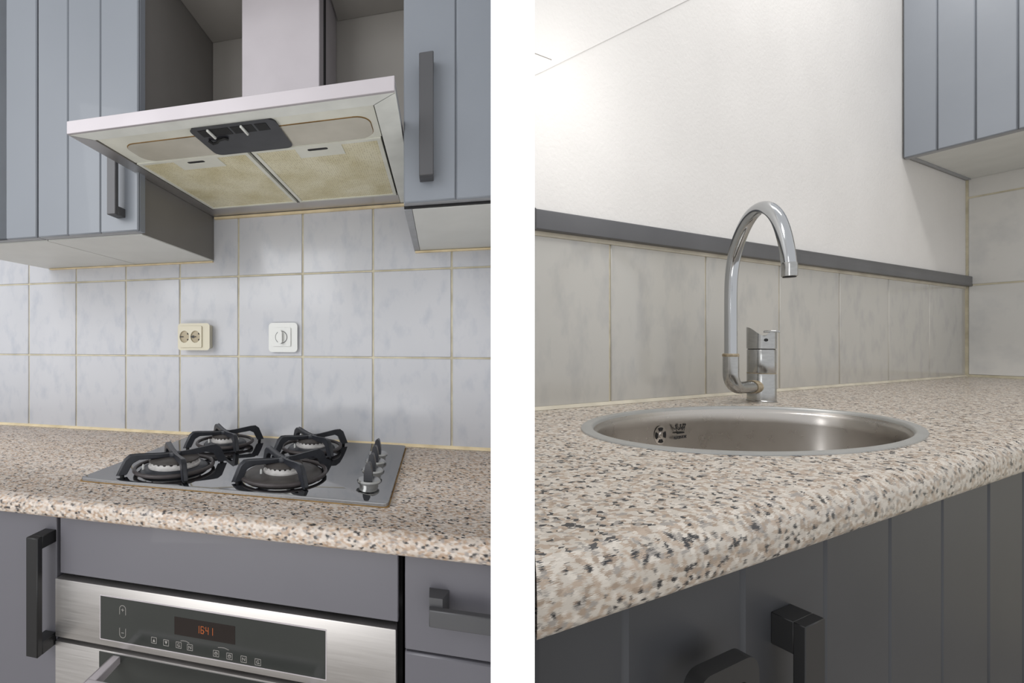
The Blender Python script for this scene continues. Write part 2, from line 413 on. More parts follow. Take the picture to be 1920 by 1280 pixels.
def burner(c, r_cap, dish, big):
    ca, cb = c
    b = part('burner', MB().lathe((ca, cb, HZ), [(0.001, 0.0), (dish, 0.0), (dish, 0.003), (dish * 0.93, 0.0065), (dish * 0.75, 0.008), (r_cap * 1.02, 0.0085), (0.001, 0.0085)], 40, cap=False), 'iron' if not big else 'cap', hob)
    m = MB(); bm = bmesh.new(); n = 44; ra = r_cap * 1.0
    z0, z1 = HZ + 0.0085, HZ + 0.019; low, top, inn = [], [], []
    for i in range(n * 2):
        th = math.pi * i / n; zt = z1 if (i // 2) % 2 else z1 - 0.0035
        x, y = math.cos(th), math.sin(th)
        low.append(bm.verts.new((ca + ra * x, cb + ra * y, z0))); top.append(bm.verts.new((ca + ra * 0.97 * x, cb + ra * 0.97 * y, zt))); inn.append(bm.verts.new((ca + ra * 0.8 * x, cb + ra * 0.8 * y, zt)))
    for i in range(n * 2):
        j = (i + 1) % (n * 2); bm.faces.new((low[i], low[j], top[j], top[i])); bm.faces.new((top[i], top[j], inn[j], inn[i]))
    m._take(bm); m.lathe((ca, cb, z0), [(ra * 1.06, 0.0), (ra * 1.06, 0.0025), (ra, 0.004)], 40)
    part('flame_ring', m, 'alu', b, 'pale aluminium flame ring', ang=25)
    part('burner_cap', MB().lathe((ca, cb, HZ + 0.0172), [(r_cap * 0.9, 0), (r_cap * 1.03, 0.0012), (r_cap * 1.03, 0.0032), (r_cap * 0.94, 0.0055), (r_cap * 0.4, 0.0066), (0.001, 0.0066)], 40), 'cap', b)
    part('spark_plug', MB().lathe((ca - r_cap * 0.92, cb - r_cap * 0.85, HZ + 0.006), [(0.002, 0), (0.002, 0.007), (0.001, 0.010)], 10), 'switch', b)
    return b


def support(c, reach, ring, turn=0):
    ca, cb = c; s = reach / 0.088
    m = MB()
    poly = [(0.004, 0.0225), (0.004, 0.030), (0.022, 0.0305), (0.060, 0.0345), (0.069, 0.0345), (0.077, 0.0285), (0.088, 0.0030), (0.0745, 0.0030), (0.066, 0.0205), (0.056, 0.0255), (0.025, 0.0235)]
    poly = [(u * s, v) for u, v in poly]
    for q in range(4): m.arm((ca, cb, HZ), math.radians(45 + 90 * q + turn), poly, 0.0085)
    m.lathe((ca, cb, HZ + 0.0225), [(0.001, 0), (0.011, 0), (0.012, 0.004), (0.011, 0.0078), (0.001, 0.0078)], 20, cap=False)
    p = part('pan_support', m, 'iron', hob)
    rr = []
    for i in range(41):
        th = 2 * math.pi * i / 40; rr.append((ca + ring * math.cos(th), cb + ring * math.sin(th), HZ + 0.0062))
    part('support_ring', MB().tube(rr, 0.0034, 10, cap=False), 'iron_brown', p, 'heat-browned ring joining the arms')
    for q in range(4):
        th = math.radians(45 + 90 * q + turn)
        part('foot', MB().lathe((ca + reach * 0.92 * math.cos(th), cb + reach * 0.92 * math.sin(th), HZ), [(0.0035, 0), (0.0035, 0.0035)], 12), 'dark', p)
    return p


for c, rc, dish, big, reach, ring in (((-0.464, 0.668), 0.0415, 0.058, 0, 0.092, 0.066), ((-0.260, 0.679), 0.032, 0.067, 1, 0.088, 0.073),
                                     ((-0.466, 0.855), 0.0285, 0.046, 0, 0.088, 0.060), ((-0.264, 0.858), 0.0315, 0.050, 0, 0.088, 0.062)):
    burner(c, rc, dish, big); support(c, reach, ring)
for b in (0.655, 0.709, 0.763, 0.817):
    ca = -0.1065 - (b - 0.655) * 0.05
    kn = part('knob', MB().lathe((ca, b, HZ), [(0.0150, 0), (0.0150, 0.005), (0.0185, 0.0065), (0.0190, 0.009), (0.0170, 0.0115), (0.001, 0.0125)], 28), 'chrome_worn', hob)
    m = MB().prism([(-0.0075, 0.010), (-0.0068, 0.024), (-0.0035, 0.036), (0.0, 0.0385), (0.0035, 0.036), (0.0068, 0.024), (0.0075, 0.010)], -0.010, 0.010, lambda u, v, w_: (ca + u * (1 - 0.25 * abs(w_) / 0.010), b + w_, HZ + v), bevel=0.0015, seg=1)
    part('grip', m, 'black_plastic', kn, 'black fin grip')

# ------------------------------------------------------------------ cabinets of the hob kitchen
def planks(m_parent, a0, a1, b0, b1, z0, z1, lines, mat, bevel=0.0022):
    """vertical boards of a door front, V-joint between neighbours"""
    xs = [a0] + [x for x in lines if a0 < x < a1] + [a1]
    for x0, x1 in zip(xs, xs[1:]):
        part('plank', MB().box(x0 + 0.0002, x1 - 0.0002, b0, b1, z0, z1, bevel, 1), mat, m_parent)


def bar_handle(door, a0, a1, b0, b1, z0, z1, mat, post=0.0165):
    m = MB().box(a0, a1, b0, b0 + 0.009, z0, z1, 0.0012, 1)
    m.box(a0, a1, b0 + 0.008, b1, z0, z0 + post, 0.001, 1); m.box(a0, a1, b0 + 0.008, b1, z1 - post, z1, 0.001, 1)
    return part('bar_handle', m, mat, door)


ZT = 1.05
cab = thing(L, 'wall_cabinet', 'pale grey plank-door wall cabinet on the hob side whose dark flank faces the range hood', 'cabinet', (-0.67, 0.82, 0.206))
part('carcass', MB().box(-0.770, -0.5525, 0.692, 0.951, 0.2085, ZT), 'paint_dark', cab)
part('side_panel', MB().box(-0.5520, -0.5500, 0.690, 0.951, 0.2075, ZT), 'paint_dark', cab, 'dark grey flank')
part('bottom_panel', MB().box(-0.770, -0.5510, 0.692, 0.951, 0.2055, 0.2085), 'under', cab, 'light melamine underside')
dr = part('door', MB().box(-0.7695, -0.5505, 0.6735, 0.688, 0.2075, ZT, 0.0008, 1), 'edge', cab)
planks(dr, -0.7695, -0.5410, 0.668, 0.6738, 0.2075, ZT, (-0.6978, -0.6236), 'paint')
part('door_edge', MB().box(-0.5505, -0.5410, 0.6735, 0.688, 0.2075, ZT, 0.0008, 1), 'paint', dr)
bar_handle(dr, -0.5865, -0.5680, 0.6425, 0.6682, 0.2325, 0.409, 'handle')

cab = thing(L, 'wall_cabinet', 'pale grey wall cabinet at the far end of the hob side, mostly beyond its neighbour', 'cabinet', (-0.9, 0.82, 0.206))
part('carcass', MB().box(-1.06, -0.7725, 0.692, 0.951, 0.2085, ZT), 'paint_dark', cab)
part('bottom_panel', MB().box(-1.06, -0.7725, 0.692, 0.951, 0.2055, 0.2085), 'under', cab)
dr = part('door', MB().box(-1.06, -0.7725, 0.6735, 0.688, 0.2075, ZT, 0.0008, 1), 'edge', cab)
planks(dr, -1.06, -0.7725, 0.668, 0.6738, 0.2075, ZT, (-0.844, -0.918, -0.99), 'paint')

ez, ed = end_l(0.632), end_l(0.655)
cab = thing(L, 'wall_cabinet', 'grey plank-door wall cabinet between the range hood and the party wall', 'cabinet', (0.02, 0.8, 0.2065))
part('carcass', MB().pab([(-0.0385, 0.655), (end_l(0.655), 0.655), (end_l(0.951), 0.951), (-0.0385, 0.951)], 0.2085, ZT), 'paint_dark', cab)
part('side_panel', MB().box(-0.0505, -0.0387, 0.655, 0.951, 0.2062, ZT), 'edge', cab, 'scuffed grey flank board')
part('bottom_panel', MB().pab([(-0.038, 0.656), (end_l(0.655), 0.656), (end_l(0.951), 0.951), (-0.038, 0.951)], 0.2066, 0.2085), 'under', cab, 'light melamine underside')
part('dark_joint', MB().pab([(-0.0505, 0.650), (end_l(0.65), 0.650), (end_l(0.656), 0.656), (-0.0505, 0.656)], 0.208, ZT - 0.01), 'gap', cab)
dr = part('door', MB().box(-0.0500, ez, 0.6375, 0.6495, 0.2105, ZT, 0.0008, 1), 'edge', cab)
planks(dr, -0.0500, ez, 0.632, 0.638, 0.2105, ZT, (0.0265,), 'paint')
bar_handle(dr, -0.0258, -0.0054, 0.606, 0.6322, 0.2395, 0.4165, 'handle')

# boards of the recess round the flue
bd = thing(L, 'backing_board', 'dark grey board lining the recess behind the range hood flue', 'board', (-0.31, 0.95, 0.34))
part('panel', MB().box(-0.5490, -0.0515, 0.9455, 0.9515, 0.337, ZT), 'board', bd)
bd = thing(L, 'recess_shelf', 'dark grey shelf board closing the recess above the range hood', 'board', (-0.31, 0.82, 0.75))
part('panel', MB().pab([(-0.5490, 0.70), (-0.402, 0.70), (-0.402, 0.944), (-0.5490, 0.944)], 0.750, 0.768).pab([(-0.0515, 0.70), (-0.0515, 0.944), (-0.226, 0.944), (-0.226, 0.70)], 0.750, 0.768).box(-0.402, -0.226, 0.70, 0.78, 0.75, 0.768), 'board', bd)

# ------------------------------------------------------------------ range hood
hood = thing(L, 'range_hood', 'stainless range hood with greasy underside filters above the gas hob', 'range hood', (-0.31, 0.74, 0.3156))
A0, A1, B0, B1, ZH = -0.5480, -0.0525, 0.524, 0.944, 0.3156
part('housing', MB().pab([(A0, B0 + 0.003), (A1, B0 + 0.003), (A1, B1), (A0, B1)], ZH + 0.006, 0.334), 'steel', hood)
part('front_fascia', MB().box(A0, A1, B0 - 0.0015, B0 + 0.003, ZH, 0.335, 0.0006, 1), 'steel_light', hood, 'pale satin front fascia')
FI0, FI1, FB0, FB1 = -0.5225, -0.0820, 0.548, 0.893
strips = [[(A0, B0 + 0.003), (A1, B0 + 0.003), (FI1, FB0), (FI0, FB0)], [(A0, B0 + 0.0035), (FI0 - 0.0003, FB0), (FI0 - 0.0003, B1), (A0, B1)],
          [(A1, B0 + 0.0035), (A1, B1), (FI1 + 0.0003, B1), (FI1 + 0.0003, FB0)], [(FI0, FB1), (FI1, FB1), (FI1, B1), (FI0, B1)]]
for q, pl in enumerate(strips):
    part('frame_strip', MB().pab(pl, ZH, ZH + 0.0065, bevel=0.0005, seg=1), 'steel_dull' if q in (0, 2) else 'steel', hood)
part('lamp_panel', MB().box(FI0 + 0.002, FI1 - 0.002, FB0 + 0.0005, 0.637, ZH + 0.0018, ZH + 0.0065), 'hood_panel', hood, 'greasy grey-green lamp strip')
part('dark_joint', MB().box(FI0, FI1, FB0, FB1, ZH + 0.0052, ZH + 0.0062), 'gap', hood)


def lamp(a0, a1, flip):
    b0, b1 = 0.5745, 0.634
    pts = rounded(a0, a1, b0, b1, 0.020)
    c = part('lamp_cover', MB().pab(pts, ZH + 0.0004, ZH + 0.0030, bevel=0.0009, seg=1), 'lens', hood)
    o = [(a0 - 0.0018, b0 - 0.0018), (a1 + 0.0018, b1 + 0.0018)]
    part('grime_line', MB().pab(rounded(o[0][0], o[1][0], o[0][1], o[1][1], 0.0215), ZH + 0.0013, ZH + 0.0022, holes=(rounded(a0 + 0.0002, a1 - 0.0002, b0 + 0.0002, b1 - 0.0002, 0.0198),)), 'grime', c, 'brown grime round the cover')


lamp(-0.494, -0.338, 0); lamp(-0.250, -0.0950, 1)
cb = part('control_box', MB().pab(rounded(-0.3600, -0.2260, 0.5485, 0.6355, 0.012), ZH - 0.0012, ZH + 0.004, bevel=0.0012, seg=1), 'black_plastic', hood, 'black plastic switch box')
for x0, x1 in ((-0.349, -0.335), (-0.330, -0.300), (-0.296, -0.262), (-0.258, -0.240)):
    part('switch_slot', MB().box(x0, x1, 0.556, 0.575, ZH - 0.0016, ZH - 0.0009), 'dark', cb)
for x in (-0.333, -0.2795):
    part('lever', MB().box(x, x + 0.0035, 0.5535, 0.5785, ZH - 0.0050, ZH - 0.0012, 0.0008, 1), 'steel_dull', cb)
part('broken_button', MB().tube([(-0.346, 0.584, ZH - 0.003), (-0.342, 0.590, ZH - 0.005), (-0.334, 0.589, ZH - 0.004), (-0.328, 0.583, ZH - 0.004), (-0.318, 0.582, ZH - 0.003), (-0.314, 0.586, ZH - 0.003)], 0.0022, 8), 'dark', cb)
for a0, a1, t0, t1, s0, s1 in ((-0.519, -0.3085, -0.452, -0.368, -0.429, -0.396), (-0.3015, -0.0855, -0.228, -0.150, -0.2085, -0.174)):
    f = part('grease_filter', MB().box(a0 + 0.006, a1 - 0.006, 0.6445, 0.886, ZH + 0.0012, ZH + 0.005), 'filt', hood)
    part('filter_frame', MB().pab([(a0, 0.638), (a1, 0.638), (a1, 0.892), (a0, 0.892)], ZH - 0.0004, ZH + 0.005, holes=([(a0 + 0.0065, 0.645), (a1 - 0.0065, 0.645), (a1 - 0.0065, 0.8855), (a0 + 0.0065, 0.8855)],)), 'hood_panel', f, 'slim metal filter frame')
    part('pull_tab', MB().pab([(t0, 0.645), (t1, 0.645), (t1, 0.680), (t0, 0.680)], ZH + 0.0003, ZH + 0.0009, holes=(rounded(s0, s1, 0.6505, 0.6585, 0.0036),)), 'hood_panel', f)
    part('finger_slot', MB().pab(rounded(s0 - 0.0005, s1 + 0.0005, 0.650, 0.659, 0.0036), ZH + 0.0007, ZH + 0.0011), 'dark', f)
fl = part('flue_cover', MB().box(-0.3985, -0.2300, 0.800, 0.942, 0.334, ZT, 0.0015, 1), 'steel_light', hood, 'pale satin flue cover')
part('seam', MB().box(-0.2298, -0.2290, 0.83, 0.846, 0.336, ZT), 'gap', fl)

# ------------------------------------------------------------------ base units and oven under the hob
bc = thing(L, 'oven_unit', 'grey oven housing with a blank drawer front under the worktop', 'cabinet', (-0.31, 0.72, -ZC))
part('carcass', MB().box(-0.5745, -0.0470, 0.58, 0.945, -ZC, -0.2635), 'gap', bc)
part('drawer_front', MB().box(-0.5735, -0.0490, 0.535, 0.549, -0.3585, -0.2655, 0.0012, 1), 'drawer_paint_shaded', bc, 'blank grey front panel')
part('plinth', MB().box(-0.5745, -0.0470, 0.555, 0.579, -ZC, -0.93), 'paint', bc)

ov = thing(L, 'oven', 'stainless built-in oven with a touch panel and an amber clock', 'oven', (-0.31, 0.56, -0.9))
part('body', MB().box(-0.570, -0.055, 0.551, 0.579, -0.92, -0.366), 'gap', ov)
pn = part('control_panel', MB().box(-0.5785, -0.0515, 0.531, 0.550, -0.4555, -0.3655, 0.0018, 2), 'steel', ov)
gl = part('glass_strip', MB().box(-0.4946, -0.1442, 0.5302, 0.5315, -0.4445, -0.3805), 'glass_dark', pn, 'dark glass strip')
part('glass_surround', MB().paz([(-0.4960, -0.4460), (-0.1430, -0.4460), (-0.1430, -0.3790), (-0.4960, -0.3790)], 0.5304, 0.5312, holes=([(-0.4945, -0.4444), (-0.1443, -0.4444), (-0.1443, -0.3806), (-0.4945, -0.3806)],)), 'steel_light', pn)
part('clock_display', MB().box(-0.369, -0.274, 0.5299, 0.5304, -0.4190, -0.3935), 'display', pn)
SEG = {'1': 'bc', '6': 'afedcg', '4': 'fgbc'}
m = MB(); x = -0.3335
for ch in '16:41':
    if ch == ':':
        for zz in (-0.4035, -0.4090): m.box(x - 0.0022, x - 0.0012, 0.5296, 0.5299, zz, zz + 0.001)
        x += 0.0008; continue
    wdt, hh, th = 0.0044, 0.0052, 0.0007; zb, zm, zt = -0.4115, -0.4063, -0.4011
    for sg in SEG[ch]:
        q = {'a': (x, x + wdt, zt - th, zt), 'g': (x, x + wdt, zm - th / 2, zm + th / 2), 'd': (x, x + wdt, zb, zb + th), 'f': (x, x + th, zm, zt), 'e': (x, x + th, zb, zm), 'b': (x + wdt - th, x + wdt, zm, zt), 'c': (x + wdt - th, x + wdt, zb, zm)}[sg]
        m.box(q[0], q[1], 0.5296, 0.5299, q[2], q[3])
    x += 0.0068
part('clock_digits', m, 'amber', pn, 'amber digits reading 16:41')


def line_az(m, pts, wd=0.0006, b=0.5300):
    for (x0, z0), (x1, z1) in zip(pts, pts[1:]):
        dx, dz = x1 - x0, z1 - z0; l = math.hypot(dx, dz) or 1; nx, nz = -dz / l * wd / 2, dx / l * wd / 2
        m.paz([(x0 + nx, z0 + nz), (x1 + nx, z1 + nz), (x1 - nx, z1 - nz), (x0 - nx, z0 - nz)], b - 0.0002, b + 0.0002)
    return m


def arc(cx, cz, r, a0, a1, n=8): return [(cx + r * math.cos(math.radians(a0 + (a1 - a0) * i / n)), cz + r * math.sin(math.radians(a0 + (a1 - a0) * i / n))) for i in range(n + 1)]


cx = -0.4555
m = line_az(MB(), [(cx + 0.0052, -0.4035)] + arc(cx, -0.3950, 0.0052, 0, 180) + [(cx - 0.0052, -0.4035)])
line_az(m, [(cx - 0.0022, -0.3965), (cx + 0.0022, -0.3965)]); line_az(m, [(cx, -0.3943), (cx, -0.3987)])
part('plus_key', m, 'ink', pn, 'plus sign in an arched outline')
m = line_az(MB(), [(cx - 0.0052, -0.4235)] + arc(cx, -0.4325, 0.0052, 180, 360) + [(cx + 0.0052, -0.4235)])
part('minus_key', line_az(m, [(cx - 0.0022, -0.4305), (cx + 0.0022, -0.4305)]), 'ink', pn, 'minus sign in an arched outline')
for q, (kx, kz) in enumerate(((-0.4025, -0.4330), (-0.3825, -0.4335), (-0.3620, -0.4335), (-0.3440, -0.4340), (-0.3030, -0.4360), (-0.2825, -0.4365), (-0.2610, -0.4370), (-0.2400, -0.4375))):
    m = MB(); s = 0.0042
    line_az(m, [(kx - s, kz - s), (kx + s, kz - s), (kx + s, kz + s), (kx - s, kz + s), (kx - s, kz - s)], 0.0005)
    if q < 2:
        g = 1 if q == 0 else -1
        m.paz([(kx - 0.0020, kz - 0.0022 * g), (kx + 0.0020, kz - 0.0022 * g), (kx, kz + 0.0022 * g)], 0.5298, 0.5302)
    elif q in (2, 7): line_az(m, arc(kx, kz, 0.0021, 40, 320), 0.0006); line_az(m, [(kx, kz), (kx + 0.0025, kz - 0.002)], 0.0006)
    elif q in (3, 6): line_az(m, [(kx - 0.002, kz - 0.0025), (kx - 0.002, kz + 0.002), (kx + 0.002, kz - 0.002), (kx + 0.002, kz + 0.0025)], 0.0006)
    else: line_az(m, arc(kx, kz, 0.0022, 0, 360, 12), 0.0006); line_az(m, [(kx - 0.0015, kz + 0.0005), (kx + 0.0015, kz + 0.0005)], 0.0006)
    part('touch_key', m, 'ink', pn)
for x0, x1 in ((-0.3620, -0.3440), (-0.3030, -0.2825)):
    part('key_bracket', line_az(MB(), [(x0 + 0.003, -0.4270), ((x0 + x1) / 2 - 0.002, -0.4262), ((x0 + x1) / 2 + 0.003, -0.4262), (x1 - 0.001, -0.4280)], 0.0005), 'ink', pn)
od = part('oven_door', MB().box(-0.5785, -0.0515, 0.531, 0.550, -0.905, -0.4620, 0.0018, 2), 'steel', ov)
part('door_glass', MB().box(-0.4970, -0.1330, 0.5302, 0.5315, -0.84, -0.4645), 'glass_dark', od, 'dark door glass')
m = MB().prism(rounded(-0.0055, 0.0055, -0.008, 0.008, 0.003, 3), -0.470, -0.160, lambda u, v, w_: (w_, 0.480 + u, -0.4725 + v))
for x in (-0.4720, -0.1700): m.prism([(0.4755, -0.4800), (0.5315, -0.4775), (0.5315, -0.4665), (0.4755, -0.4650)], x, x + 0.012, lambda u, v, w_: (w_, u, v), bevel=0.001, seg=1)
part('handle', m, 'steel_light', od, 'pale metal towel-bar handle')

bc = thing(L, 'base_cabinet', 'grey base cabinet with an upright black handle beside the oven', 'cabinet', (-0.75, 0.72, -ZC))
part('carcass', MB().box(-0.95, -0.5800, 0.553, 0.945, -ZC, -0.2635), 'gap', bc)
dr = part('door', MB().box(-0.90, -0.5800, 0.535, 0.552, -0.92, -0.2655, 0.0012, 1), 'drawer_paint_shaded', bc)
m = MB().box(-0.6015, -0.5800, 0.503, 0.512, -0.4700, -0.2915, 0.0012, 1)
for zz in (-0.4700, -0.3105): m.box(-0.6015, -0.5800, 0.511, 0.5352, zz, zz + 0.019, 0.001, 1)
part('bar_handle', m, 'handle_black', dr)
bc = thing(L, 'base_cabinet', 'plain grey base cabinet without a handle at the far end of the hob worktop', 'cabinet', (-1.18, 0.72, -ZC))
part('carcass', MB().box(-1.445, -0.953, 0.553, 0.945, -ZC, -0.2635), 'gap', bc)
part('door', MB().box(-1.445, -0.903, 0.535, 0.552, -0.92, -0.2655, 0.0012, 1), 'drawer_paint_shaded', bc)
bc = thing(L, 'drawer_unit', 'grey drawer unit with a dark horizontal handle next to the party wall', 'cabinet', (0.02, 0.72, -ZC))
part('carcass', MB().pab([(-0.0385, 0.553), (end_l(0.553), 0.553), (end_l(0.945), 0.945), (-0.0385, 0.945)], -ZC, -0.2635), 'gap', bc)
dr = part('drawer', MB().box(-0.0405, end_l(0.535), 0.535, 0.552, -0.3910, -0.2655, 0.0012, 1), 'drawer_paint_shaded', bc)
m = MB().box(-0.0098, 0.065, 0.506, 0.515, -0.3395, -0.3190, 0.001, 1)
m.pab([(-0.0098, 0.514), (0.0060, 0.514), (0.0145, 0.5352), (-0.0098, 0.5352)], -0.3395, -0.3085)
part('bar_handle', m, 'handle', dr)
dr = part('drawer', MB().box(-0.0405, end_l(0.535), 0.535, 0.552, -0.545, -0.3945, 0.0020, 1), 'drawer_paint_shaded', bc)
dr = part('drawer', MB().box(-0.0405, end_l(0.535), 0.535, 0.552, -0.92, -0.5485, 0.0020, 1), 'drawer_paint_shaded', bc)

# ------------------------------------------------------------------ socket and switch on the tiles
so = thing(L, 'double_socket', 'cream double power socket on the white tiles', 'socket', (-0.596, 0.953, 0.0145))
z0, z1 = -0.0150, 0.0440
part('box_body', MB().paz(rounded(-0.6330, -0.5530, z0, z1, 0.004), 0.9292, 0.9525, bevel=0.004, seg=2), 'socket', so)
part('cover_plate', MB().paz(rounded(-0.6310, -0.5690, z0 + 0.003, z1 - 0.003, 0.003), 0.9255, 0.9300, holes=(ellipse(-0.6165, 0.0145, 0.0132, 0.0150, 28), ellipse(-0.5860, 0.0145, 0.0132, 0.0150, 28)), ), 'socket', so)
for x in (-0.6165, -0.5860):
    wl_ = part('socket_well', MB().lathe((x, 0.9289, 0.0145), [(0.0001, 0), (0.0135, 0.0), (0.0140, 0.0018)], 28, 'y', 1, 1.13, cap=False), 'socket_in', so, 'darker round recess')
    for dz in (0.0075, -0.0075): part('pin_hole', MB().lathe((x + 0.0080, 0.9283, 0.0145 + dz), [(0.0001, 0), (0.0021, 0.0), (0.0021, 0.0003)], 12, 'y'), 'dark', wl_)
    part('earth_clip', MB().box(x - 0.0130, x - 0.0045, 0.9268, 0.9285, 0.0135, 0.0155), 'black_plastic', wl_)
    if x > -0.6: part('pin_hole', MB().lathe((x - 0.0010, 0.9283, 0.0145), [(0.0001, 0), (0.0016, 0.0), (0.0016, 0.0003)], 10, 'y').lathe((x - 0.0070, 0.9266, 0.0145), [(0.0001, 0), (0.0034, 0.0), (0.0034, 0.0003)], 10, 'y'), 'black_plastic', wl_)
sw = thing(L, 'rotary_switch', 'white square wall switch with a rotary knob on the white tiles', 'switch', (-0.363, 0.953, 0.012))
part('frame', MB().paz(rounded(-0.3960, -0.3290, -0.0200, 0.0445, 0.006), 0.9435, 0.9525, bevel=0.003, seg=2), 'switch', sw)
part('insert_plate', MB().paz(rounded(-0.3880, -0.3430, -0.0080, 0.0345, 0.002), 0.9405, 0.9440, bevel=0.001, seg=1), 'switch', sw)
dl = part('dial_ring', MB().lathe((-0.3655, 0.9402, 0.0130), [(0.0138, 0), (0.0152, 0.0), (0.0152, 0.0006), (0.0138, 0.0006)], 32, 'y', cap=False), 'handle', sw, 'thin grey ring')
part('knob', MB().lathe((-0.3655, 0.9405, 0.0130), [(0.0001, 0), (0.0138, 0.0), (0.0138, 0.0012), (0.0001, 0.0012)], 32, 'y', cap=False).paz(rounded(-0.3695, -0.3615, -0.0010, 0.0270, 0.003), 0.9310, 0.9400, bevel=0.001, seg=1), 'switch', sw)

# ------------------------------------------------------------------ sink kitchen: worktop, sink, tap
SA, SB, RA, RB = 0.9045, 0.4065, 0.344, 0.163
ZS = -0.140
worktop(R, 'worktop', 'speckled granite-look worktop with a thick rounded edge round the steel sink', nose(0.1905, ZS, -0.1868, 0.019), 0.652, ZS, -0.1868,
        end_r, lambda b: 3.012, (ellipse(SA, SB, RA - 0.010, RB - 0.006, 96),), 'granite2', (1.6, 0.42, -0.1868))


def ering(da, db, z, n=96): return [(SA + (RA - da) * math.cos(2 * math.pi * i / n), SB + (RB - db) * math.sin(2 * math.pi * i / n), z) for i in range(n)]


def eskin(rings, close=False):
    m = MB(); bm = bmesh.new(); vs = [[bm.verts.new(p) for p in r] for r in rings]
    for r0, r1 in zip(vs, vs[1:]):
        for i in range(len(r0)): bm.faces.new((r0[i], r0[(i + 1) % len(r0)], r1[(i + 1) % len(r0)], r1[i]))
    if close: bm.faces.new(vs[-1])
    bm.normal_update(); m._take(bm); return m


sk = thing(R, 'sink', 'oval stainless inset sink with an overflow, let into the worktop', 'sink', (SA, SB, -0.32))
part('rim', eskin([ering(0, 0, ZS + 0.0002), ering(0.001, 0.0006, ZS + 0.0022), ering(0.019, 0.0090, ZS + 0.0030), ering(0.021, 0.0105, ZS + 0.0026), ering(0.023, 0.0118, ZS + 0.0008), ering(0.025, 0.0128, ZS - 0.0025)]), 'sink_rim', sk, 'matt rolled rim', ang=60)
part('bowl', eskin([ering(0.025, 0.0128, ZS - 0.0025), ering(0.0265, 0.0136, ZS - 0.0065), ering(0.0295, 0.0148, ZS - 0.0082), ering(0.032, 0.0160, ZS - 0.0115), ering(0.034, 0.0170, ZS - 0.03), ering(0.038, 0.0200, -0.255), ering(0.052, 0.028, -0.285), ering(0.10, 0.055, -0.302), ering(0.25, 0.12, -0.308), ering(0.31, 0.148, -0.310)], True), 'sink', sk, ang=60)
part('drain', MB().lathe((SA, SB, -0.3095), [(0.001, 0.001), (0.03, 0.001), (0.036, 0.003), (0.04, 0.0)], 32, cap=False), 'chrome_worn', sk)
bw = SB + (RB - 0.0178) * math.sqrt(1 - ((0.9104 - SA) / (RA - 0.036)) ** 2) - 0.0010
ofl = part('overflow', MB().lathe((0.9104, bw + 0.0004, -0.1885), [(0.001, 0.0022), (0.005, 0.002), (0.0062, 0.0005), (0.0175, 0.0002), (0.019, 0.0)], 28, 'y', cap=False), 'sink', sk)
for q in range(4):
    m = MB(); pts = arc(0.9104, -0.1885, 0.0158, 90 * q - 27, 90 * q + 27, 6) + arc(0.9104, -0.1885, 0.0088, 90 * q + 24, 90 * q - 24, 6)
    m.paz(pts, bw - 0.0009, bw - 0.0003); part('overflow_hole', m, 'dark', ofl)
def bowl_b(a): return SB + (RB - 0.0178) * math.sqrt(1 - ((a - SA) / (RA - 0.036)) ** 2)
b2 = bowl_b(0.984) - 0.0006
m = MB(); cx, cz = 0.9660, -0.1800
m.paz([(cx - 0.0125, cz - 0.0085), (cx + 0.0125, cz - 0.0085), (cx + 0.0125, cz - 0.0050), (cx - 0.0125, cz - 0.0050)], b2 - 0.0004, b2)
line_az(m, [(cx - 0.0115, cz - 0.0035), (cx - 0.0150, cz + 0.0065), (cx - 0.0095, cz + 0.0020), (cx - 0.0060, cz - 0.001), (cx, cz + 0.0065), (cx + 0.0060, cz - 0.001), (cx + 0.0095, cz + 0.0020), (cx + 0.0150, cz + 0.0065), (cx + 0.0115, cz - 0.0035)], 0.0017, b2)
for x, z in ((-0.0155, 0.0090), (0, 0.0092), (0.0155, 0.0090)): m.paz(ellipse(cx + x, cz + z, 0.0024, 0.0024, 10), b2 - 0.0004, b2)
part('crown_mark', m, 'dark', sk, 'small black crown mark')
part('maker_mark', text_mb('REGINOX', 0.0090, (0.9655, b2, -0.1965), 1.05), 'black_plastic', sk, 'tiny dark lettering under the crown')

tp = thing(R, 'tap', 'chrome mixer tap with a tall swan-neck spout standing behind the sink', 'tap', (1.29, 0.557, ZS))
TB = (1.29, 0.557)
part('base_body', MB().lathe((*TB, ZS), [(0.0265, 0), (0.0265, 0.003), (0.0255, 0.004), (0.0255, 0.066), (0.0250, 0.0668)], 36), 'chrome_worn', tp)
part('limescale_ring', MB().lathe((*TB, ZS + 0.0664), [(0.0254, 0), (0.0256, 0.0012), (0.0250, 0.0016)], 36), 'lime', tp)
part('upper_body', MB().lathe((*TB, ZS + 0.0680), [(0.0246, 0), (0.0252, 0.001), (0.0252, 0.0545), (0.0244, 0.0555)], 36), 'chrome_worn', tp)
part('neck_joint', MB().lathe((*TB, ZS + 0.1230), [(0.0235, 0), (0.0235, 0.0025)], 36), 'dark', tp)


def top_cut(x, y, hgt):
    if hgt < 0.03: return hgt
    u = (x * 0.396 - y * 0.918) / 0.0255
    if u < 0.25:
        t = (u + 1) / 1.25; return 0.052 - 0.022 * t * t * (3 - 2 * t)
    return 0.030 + 0.009 * min(1, (u - 0.25) / 0.3)


